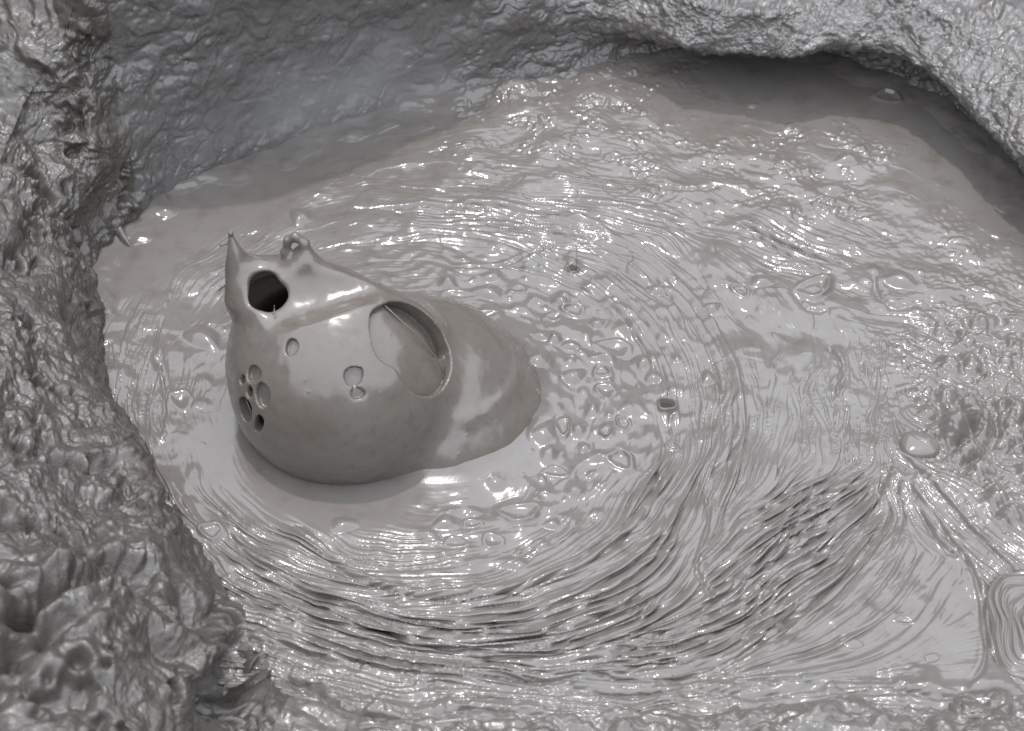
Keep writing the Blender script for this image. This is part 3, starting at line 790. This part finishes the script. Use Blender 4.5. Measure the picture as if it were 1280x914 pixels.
def scr(px, py, y):     # point at offset y (in R) behind the bubble centre that the photograph shows at px, py
    sx = (px-431)/143; sy = (468-py)/143
    return rel(sx, y, (sy-y*math.sin(PITCH))/math.cos(PITCH))
TIP = scr(303, 303, .36); KNOB = scr(374, 315, .36)
def scw(px, py, w):     # point w (in R) nearer than the bubble centre, measured along the view
    return BC+R*((px-431)/143*RT+(468-py)/143*UP-w*FW)
def lobe_fn(X, Y, Z):
    a = 132*PXM
    d = ell(X, Y, Z, LC+np.array([-.01, .0, -.0]), (a*.84, a*.84, .19))
    sk = ell(X, Y, Z, LC+np.array([0, 0, -.01]), (a*1.0, a*.98, .095))
    d = smin(d, sk, .07)
    d = smin(d, ell(X, Y, Z, LC+np.array([-.03, .03, .0]), (a*.86, a*.86, .20)), .05)
    q = P(585, 566, .07); d = smax(d, -sph(X, Y, Z, q, .012), .012)
    # low ridge where the skin has sagged
    ang = np.arctan2(Y-LC[1], X-LC[0])
    rr = np.sqrt((X-LC[0])**2+(Y-LC[1])**2)
    d = d-.004*np.exp(-((rr-.172)/.012)**2)*smooth01((ang+1.6)/.5)*smooth01((.7-ang)/.4)
    return d
def cav_fn(X, Y, Z):
    return smin(sph(X, Y, Z, BC+np.array([-.13*R, 0, 0]), .79*R), cone(X, Y, Z, rel(-.42, .12, .3), rel(-.56, .16, .60), .42*R, .29*R), .1*R)
def dome_fn(X, Y, Z):
    outer = sph(X, Y, Z, BC, R)
    nd = .42*RT+.907*UP
    outer = smax(outer, (X-BC[0])*nd[0]+(Y-BC[1])*nd[1]+(Z-BC[2])*nd[2]-.835*R, .12*R)
    c1 = cone(X, Y, Z, rel(-.42, .10, .25), rel(-.53, .22, .64), .53*R, .37*R)
    outer = smin(outer, c1, .18*R)
    # raised rim: left horn, right knob, thin wall between them
    horn = cone(X, Y, Z, rel(-.80, .24, .70), TIP, .19*R, .018*R)
    outer = smin(outer, horn, .14*R)
    kn = cone(X, Y, Z, rel(-.36, .34, .90), scr(386, 324, .34), .15*R, .065*R)
    outer = smin(outer, kn, .12*R)
    loop = [scr(372, 338, .32), scr(366, 322, .34), scr(370, 309, .35), scr(380, 305, .34), scr(391, 313, .32), scr(394, 330, .28)]
    for a_, b_ in zip(loop[:-1], loop[1:]):
        outer = smin(outer, cone(X, Y, Z, a_, b_, .034*R, .036*R), .035*R)
    outer = smax(outer, -sph(X, Y, Z, scr(379, 321, .22), .045*R), .04*R)
    rimw = cone(X, Y, Z, scr(310, 338, .36), scr(372, 345, .36), .10*R, .10*R)
    outer = smin(outer, rimw, .10*R)
    sh = cone(X, Y, Z, scr(392, 345, .25), scr(440, 375, .1), .13*R, .08*R)
    outer = smin(outer, sh, .16*R)
    # scooped hollow between the rim and the shoulder
    outer = smax(outer, -cone(X, Y, Z, scw(352, 378, .92), scw(395, 362, .90), .30*R, .30*R), .05*R)
    outer = smax(outer, -cone(X, Y, Z, scw(395, 362, .90), scw(462, 352, .78), .30*R, .22*R), .05*R)
    outer = smax(outer, -sph(X, Y, Z, scr(341, 304, .40), .145*R), .05*R)
    cav = cav_fn(X, Y, Z)
    ex = (X-BC[0])/R-(345-431)/143; ey = ((Y-BC[1])*UP[1]+(Z-BC[2])*UP[2])/R-(468-370)/143
    et = np.arctan2(ey, ex)
    eye = R*(np.sqrt(ex*ex+(ey*1.08)**2)-.160*(1+.09*np.cos(2*et+2.2)+.06*np.cos(3*et+.8)+.03*np.cos(5*et)))
    w_ = ((X-BC[0])*FW[0]+(Y-BC[1])*FW[1]+(Z-BC[2])*FW[2])
    eye = np.maximum(eye, w_+.36*R)
    outer = smin(outer, lobe_fn(X, Y, Z), .030)
    body = smax(outer, -cav, .02*R)
    body = smax(body, -eye, .07*R)
    for px_, py_, dp_, r_ in ((309, 517, .046, .036), (306, 483, .026, .015)):
        c_ = on_sphere(px_, py_); c_ = c_-(c_-BC)/R*dp_
        body = smax(body, -sph(X, Y, Z, c_, r_), .004)
    for h in HOLES:
        body = smax(body, -h.dist(X, Y, Z), h.k*.8)
    return body
big = bpy.data.objects.new('mud_dome', None); C.objects.link(big)
big.location = (BC[0], BC[1], 0)
tag(big, 'large grey bursting mud bubble with holes and a pointed horn beside the left bank', 'mud bubble')
bpy.context.view_layer.update()
def part(name, V, Q, mat, parent, off=None, label=None):
    off = np.array([BC[0], BC[1], 0]) if off is None else off
    o = mesh_obj(name, V-off, Q, mat, parent)
    if label: o['label'] = label
    return o
V, Q = surface_nets(dome_fn, BC+np.array([-1.16*R, -1.12*R, -.66*R]), np.array([LC[0]+.285, max(BC[1]+1.08*R, LC[1]+.285), BC[2]+1.62*R]), .0026)
def skin(V, Q, k=1.0):
    """slight sagging, drips and specks of a wet skin"""
    e1 = V[Q[:, 2]]-V[Q[:, 0]]; e2 = V[Q[:, 3]]-V[Q[:, 1]]; fn = np.cross(e1, e2)
    n = np.zeros_like(V)
    for i in range(4): np.add.at(n, Q[:, i], fn)
    n /= np.linalg.norm(n, axis=1)[:, None]+1e-12
    sp = perlin(V*85, 23)
    d = .0030*perlin(V*9, 20)+.0010*perlin(V*26, 21)+.0005*perlin(V*[60, 60, 12], 22)+.0009*np.maximum(sp-.55, 0)*3
    return V+n*(k*d)[:, None]
V = skin(V, Q, .8)
ctr = V[Q].mean(1); cx_, cy_, cz_ = ctr[:, 0], ctr[:, 1], ctr[:, 2]
is_lobe = (lobe_fn(cx_, cy_, cz_) < sph(cx_, cy_, cz_, BC, R)) & (cx_ > BC[0]+.55*R) & (np.linalg.norm(ctr-BC, axis=1) > .97*R)
def submesh(V, Q):
    u = np.unique(Q); m = np.zeros(len(V), np.int64); m[u] = np.arange(len(u)); return V[u], m[Q]
M_INNER = mud_material('rough inner mud', (.108, .093, .078), (.122, .106, .090), (.098, .084, .070), rough=(.5, .7), fine=.3, spec=.15, blotch=6)
dV, dQ = submesh(V, Q[~is_lobe])
dome = part('shell', dV, dQ, M_DOME, big)
dome.data.materials.append(M_INNER)
ctr = dV[dQ].mean(1); inn = (cav_fn(ctr[:, 0], ctr[:, 1], ctr[:, 2]) < .006) | (np.linalg.norm(ctr-BC, axis=1) < R-.031)
inn &= np.linalg.norm(ctr-BC, axis=1) < R-.012
dome.data.polygons.foreach_set('material_index', inn.astype(np.int32))
lV, lQ = submesh(V, Q[is_lobe])
part('lobe', lV, lQ, M_DOME, big, label='lower rounded lobe of smooth mud on the right of the bubble')

def tube(pts, r0, r1, seg=8, blob=None):
    p = np.array(pts, float); n = len(p); V = []; 
    for i in range(n):
        t = p[min(i+1, n-1)]-p[max(i-1, 0)]; t /= np.linalg.norm(t)
        a = np.cross(t, [0.3, 1, .2]); a /= np.linalg.norm(a); b = np.cross(t, a)
        r = (r0+(r1-r0)*i/(n-1)) if blob is None else blob(i/(n-1))
        for k in range(seg):
            th = 2*math.pi*k/seg; V.append(p[i]+r*(math.cos(th)*a+math.sin(th)*b))
    V += [p[0], p[-1]]; Q = []
    for i in range(n-1):
        for k in range(seg):
            a = i*seg+k; b = i*seg+(k+1) % seg; Q.append((a, b, b+seg, a+seg))
    for k in range(seg):
        Q.append((n*seg, (k+1) % seg, k, k)); Q.append((n*seg+1, (n-1)*seg+k, (n-1)*seg+(k+1) % seg, (n-1)*seg+(k+1) % seg))
    Q = [q for q in Q]
    return np.array(V), Q
def poly_obj(name, V, Q, mat, parent=None):
    me = bpy.data.meshes.new(name)
    me.from_pydata([tuple(v) for v in V], [], [tuple(dict.fromkeys(q)) for q in Q]); me.update()
    for p in me.polygons: p.use_smooth = True
    me.materials.append(mat); o = bpy.data.objects.new(name, me); C.objects.link(o)
    if parent is not None: o.parent = parent
    return o
def bez(a, b, c, n=14): 
    a, b, c = map(np.array, (a, b, c)); return [a*(1-t)**2+2*b*t*(1-t)+c*t*t for t in np.linspace(0, 1, n)]
off = np.array([BC[0], BC[1], 0])
# droplet on the horn
def ball(c, rx, rz, n=14, m=20, seed=0):
    V = [c+np.array([0, 0, rz])]; Q = []
    for i in range(1, n):
        th = math.pi*i/n
        for k in range(m):
            ph = 2*math.pi*k/m; V.append(c+np.array([rx*math.sin(th)*math.cos(ph), rx*math.sin(th)*math.sin(ph), rz*math.cos(th)]))
    V.append(c-np.array([0, 0, rz])); 
    for k in range(m):
        Q.append((0, 1+k, 1+(k+1) % m))
        Q.append((len(V)-1, 1+(n-2)*m+(k+1) % m, 1+(n-2)*m+k))
    for i in range(n-2):
        for k in range(m):
            a = 1+i*m+k; b = 1+i*m+(k+1) % m; Q.append((a, a+m, b+m, b))
    return np.array(V), Q
V, Q = ball(TIP+np.array([.001, 0, .002]), .0058, .0085); poly_obj('droplet', V-off, Q, M_DOME, big)
def strand(pts, f, seg=8):
    V, Q = tube(pts, 0, 0, seg, blob=f); return poly_obj('strand', V-off, Q, M_DOME, big)
a = scr(307, 316, .36); b = scr(368, 334, .36); mid = scr(325, 332, .36)
strand(bez(a, mid, b), lambda t: .0022+.004*(1-t)**4+.0022*math.exp(-((t-.78)/.06)**2))
strand(bez(scr(302, 311, .36), scr(297, 313, .36), scr(288, 315, .36), 6), lambda t: .0028-.0012*t)
strand(bez(scr(292, 362, .2), scr(288, 364, .2), scr(285, 368, .2), 6), lambda t: .003-.0015*t)
strand(bez(scr(356, 386, -.1), scr(356, 391, -.1), scr(355, 397, -.15), 6), lambda t: .0005+.0014*t)
# thin thread across the big opening
w = [on_sphere(x, y, R*.985) for x, y in [(481,382),(494,394),(508,407),(521,418),(534,433),(544,446),(551,459),(556,470)]]
strand(w, lambda t: .0014)
w = [on_sphere(x, y, R*.97) for x, y in [(307,497),(311,508),(316,520),(317,535)]]
strand(w, lambda t: .0013)

# ------------------------------------------------------------------ small bubbles as things of their own
NAMES = {'ring': ('bubble_ring', 'bubble ring'), 'dome': ('blister', 'blister'), 'dimple': ('dimple', 'dimple'), 'pit': ('bubble_pit', 'bubble pit')}
for V, Q, kind, lab, c in bub_meshes:
    root = np.array([c[0], c[1], 0]); nm, cat = NAMES[kind]
    o = mesh_obj(nm, V-root, Q, M_BUB); o.location = root.tolist()
    tag(o, lab, cat, 'small bubbles on the mud')
    if 'thread' in lab:
        t0 = np.array([.004, 0, -.004])
        V2, Q2 = tube([t0+np.array([.003*math.sin(z*40), .0, z]) for z in np.linspace(0, .088, 12)], .0008, .0005, 6)
        poly_obj('thread', V2, Q2, M_DOME, o)
V, Q = coil_mesh(); root = np.array([coil_c[0], coil_c[1], 0])
o = mesh_obj('mud_coil', V-root, Q, M_POOL); o.location = root.tolist()
tag(o, 'heap of mud coiled in nested folds at the right edge', 'mud coil')

# the lifted pat of mud on the right, flakes on the pan
def pat(name, lab, cat, outline, h, z=0.0, lift=.0):
    w = np.array([P(x, y) for x, y in smooth_poly(outline, 4)]); c = w.mean(0)
    nr = 12; n = len(w); V = []
    for k in range(nr+1):
        q = 1.0*k/nr
        for p in w:
            v = c+(p-c)*q; v[2] = Hs(v[0], v[1])*(.25) + h*math.sqrt(max(0, 1-q**3.5))+lift-.003*(q > .99)
            V.append(v-np.array([c[0], c[1], 0]))
    ia = np.arange(n); fa = []
    for k in range(nr):
        a = k*n+ia; b = k*n+(ia+1) % n; fa.append(np.stack([a, a+n, b+n, b], 1))
    for p in w: V.append(np.array([p[0]-c[0], p[1]-c[1], -.012]))
    a = nr*n+ia; b = nr*n+(ia+1) % n; fa.append(np.stack([a, a+n, b+n, b], 1))
    Q = np.vstack(fa)
    ar = (w[:, 0]*np.roll(w[:, 1], -1)-np.roll(w[:, 0], -1)*w[:, 1]).sum()
    if ar < 0: Q = Q[:, ::-1]
    o = mesh_obj(name, np.array(V), Q, M_POOL); o.location = (c[0], c[1], 0)
    return tag(o, lab, cat)
pat('mud_pat', 'smooth lifted pat of mud on the rough right shelf', 'mud pat', [(1128,545),(1145,541),(1163,547),(1176,558),(1170,571),(1150,574),(1132,570),(1124,557)], .016)
pat('mud_flake', 'thin oval flake lying on the smooth pan at lower right', 'mud flake', [(1047,798),(1060,795),(1074,800),(1081,807),(1070,812),(1056,809)], .0025, lift=.0005)
pat('mud_flake', 'smaller pale flake right of the oval flake on the smooth pan', 'mud flake', [(1155,820),(1168,816),(1176,822),(1168,828),(1158,827)], .002, lift=.0005)

# leaning slab where the left bank meets the back slope
slab_pts = [(124,222),(134,240),(148,268),(160,290),(168,312),(160,308),(146,288),(132,268),(124,252)]
bw = np.array([P(124, 222, .05), P(140, 255, .045), P(155, 280, .03), P(168, 312, -.005)])
tw = bw+np.array([[-.03, -.01, -.03], [-.035, -.02, -.025], [-.03, -.02, -.02], [-.006, -.004, -.002]])
V = []; 
for a, b in zip(bw, tw):
    m_ = (a+b)/2; V += [a, m_+np.array([.004, -.01, .012]), b, m_-np.array([0, 0, .02])]
c = bw.mean(0).copy(); c[2] = 0
Q = []
for i in range(3):
    for k in range(4): Q.append((i*4+k, i*4+(k+1) % 4, (i+1)*4+(k+1) % 4, (i+1)*4+k))
Q += [(3, 2, 1, 0), (12, 13, 14, 15)]
o = poly_obj('mud_slab', np.array(V)-c, Q, M_WALL); o.location = c.tolist()
sd_ = o.modifiers.new('round', 'SUBSURF'); sd_.levels = sd_.render_levels = 3
tag(o, 'narrow dark slab of mud leaning between the left bank and the rear slope', 'mud slab')

# ------------------------------------------------------------------ steam drifting off the rear left corner
sm = bpy.data.materials.new('steam'); sm.use_nodes = True; nt = sm.node_tree; N = nt.nodes; L = nt.links
N.remove(N['Principled BSDF'])
pv = N.new('ShaderNodeVolumePrincipled'); pv.inputs['Color'].default_value = (.97, .95, .92, 1); pv.inputs['Anisotropy'].default_value = .1
tc = N.new('ShaderNodeTexCoord')
ln = N.new('ShaderNodeVectorMath'); ln.operation = 'LENGTH'; L.new(tc.outputs['Object'], ln.inputs[0])
f1 = N.new('ShaderNodeMapRange'); f1.interpolation_type = 'SMOOTHSTEP'
f1.inputs['From Min'].default_value = 1.0; f1.inputs['From Max'].default_value = .2; f1.inputs['To Min'].default_value = 0; f1.inputs['To Max'].default_value = 1
L.new(ln.outputs['Value'], f1.inputs['Value'])
nz = N.new('ShaderNodeTexNoise'); nz.inputs['Scale'].default_value = 1.8; nz.inputs['Detail'].default_value = 3
L.new(tc.outputs['Object'], nz.inputs['Vector'])
f2 = N.new('ShaderNodeMapRange'); f2.inputs['From Min'].default_value = .36; f2.inputs['From Max'].default_value = .66; f2.inputs['To Max'].default_value = 3.0
L.new(nz.outputs['Fac'], f2.inputs['Value'])
mu = N.new('ShaderNodeMath'); mu.operation = 'MULTIPLY'; L.new(f1.outputs[0], mu.inputs[0]); L.new(f2.outputs[0], mu.inputs[1])
L.new(mu.outputs[0], pv.inputs['Density']); L.new(pv.outputs[0], N['Material Output'].inputs['Volume'])
V, Q = ball(np.array([0., 0, 0]), 1.0, 1.0, 14, 24)
so_ = poly_obj('steam', V, Q, sm); so_.location = P(330, 110, .14).tolist(); so_.scale = (.62, .34, .34); so_.rotation_euler = (0, 0, .25)
tag(so_, kind='stuff')

# ------------------------------------------------------------------ light
SUN_EL, SUN_AZ = 77, -18         # azimuth clockwise from straight ahead
sd = np.array([math.sin(rad(SUN_AZ))*math.cos(rad(SUN_EL)), math.cos(rad(SUN_AZ))*math.cos(rad(SUN_EL)), math.sin(rad(SUN_EL))])
sun = bpy.data.lights.new('sun', 'SUN'); sun.energy = 2.0; sun.angle = rad(1.5); sun.color = (1, .968, .935)
so = bpy.data.objects.new('sun', sun); C.objects.link(so)
so.rotation_euler = Vector(sd).to_track_quat('Z', 'Y').to_euler()

w = bpy.data.worlds.new('World'); bpy.context.scene.world = w; w.use_nodes = True
nt = w.node_tree; N = nt.nodes; L = nt.links
bg = N['Background']; out = N['World Output']
sky = N.new('ShaderNodeTexSky'); sky.sky_type = 'NISHITA'; sky.sun_disc = False
sky.sun_elevation = rad(SUN_EL); sky.sun_rotation = rad(SUN_AZ)
L.new(sky.outputs['Color'], bg.inputs['Color']); bg.inputs['Strength'].default_value = .06
tc = N.new('ShaderNodeTexCoord')
nz = N.new('ShaderNodeTexNoise'); nz.inputs['Scale'].default_value = 2.2; nz.inputs['Detail'].default_value = 7; nz.inputs['Roughness'].default_value = .55
L.new(tc.outputs['Generated'], nz.inputs['Vector'])
dotn = N.new('ShaderNodeVectorMath'); dotn.operation = 'DOT_PRODUCT'
cd = Vector((.06, -math.cos(rad(78)), math.sin(rad(78)))).normalized()
dotn.inputs[1].default_value = cd
L.new(tc.outputs['Generated'], dotn.inputs[0])
ad = N.new('ShaderNodeMath'); ad.operation = 'MULTIPLY_ADD'; ad.inputs[1].default_value = .75; 
L.new(nz.outputs['Fac'], ad.inputs[0]); L.new(dotn.outputs['Value'], ad.inputs[2])
mr = N.new('ShaderNodeMapRange'); mr.interpolation_type = 'SMOOTHSTEP'
mr.inputs['From Min'].default_value = .885; mr.inputs['From Max'].default_value = .925
L.new(ad.outputs['Value'], mr.inputs['Value'])
cl = N.new('ShaderNodeBackground'); cl.inputs['Color'].default_value = (.885, .94, 1.055, 1); cl.inputs['Strength'].default_value = 3.15
mix = N.new('ShaderNodeMixShader')
L.new(mr.outputs['Result'], mix.inputs[0]); L.new(bg.outputs[0], mix.inputs[1]); L.new(cl.outputs[0], mix.inputs[2])
L.new(mix.outputs[0], out.inputs['Surface'])

sc = bpy.context.scene
sc.view_settings.view_transform = 'Standard'; sc.view_settings.look = 'None'; sc.view_settings.gamma = 1
sc.view_settings.exposure = -0.13
sc.cycles.max_bounces = 4; sc.cycles.diffuse_bounces = 3; sc.cycles.glossy_bounces = 3
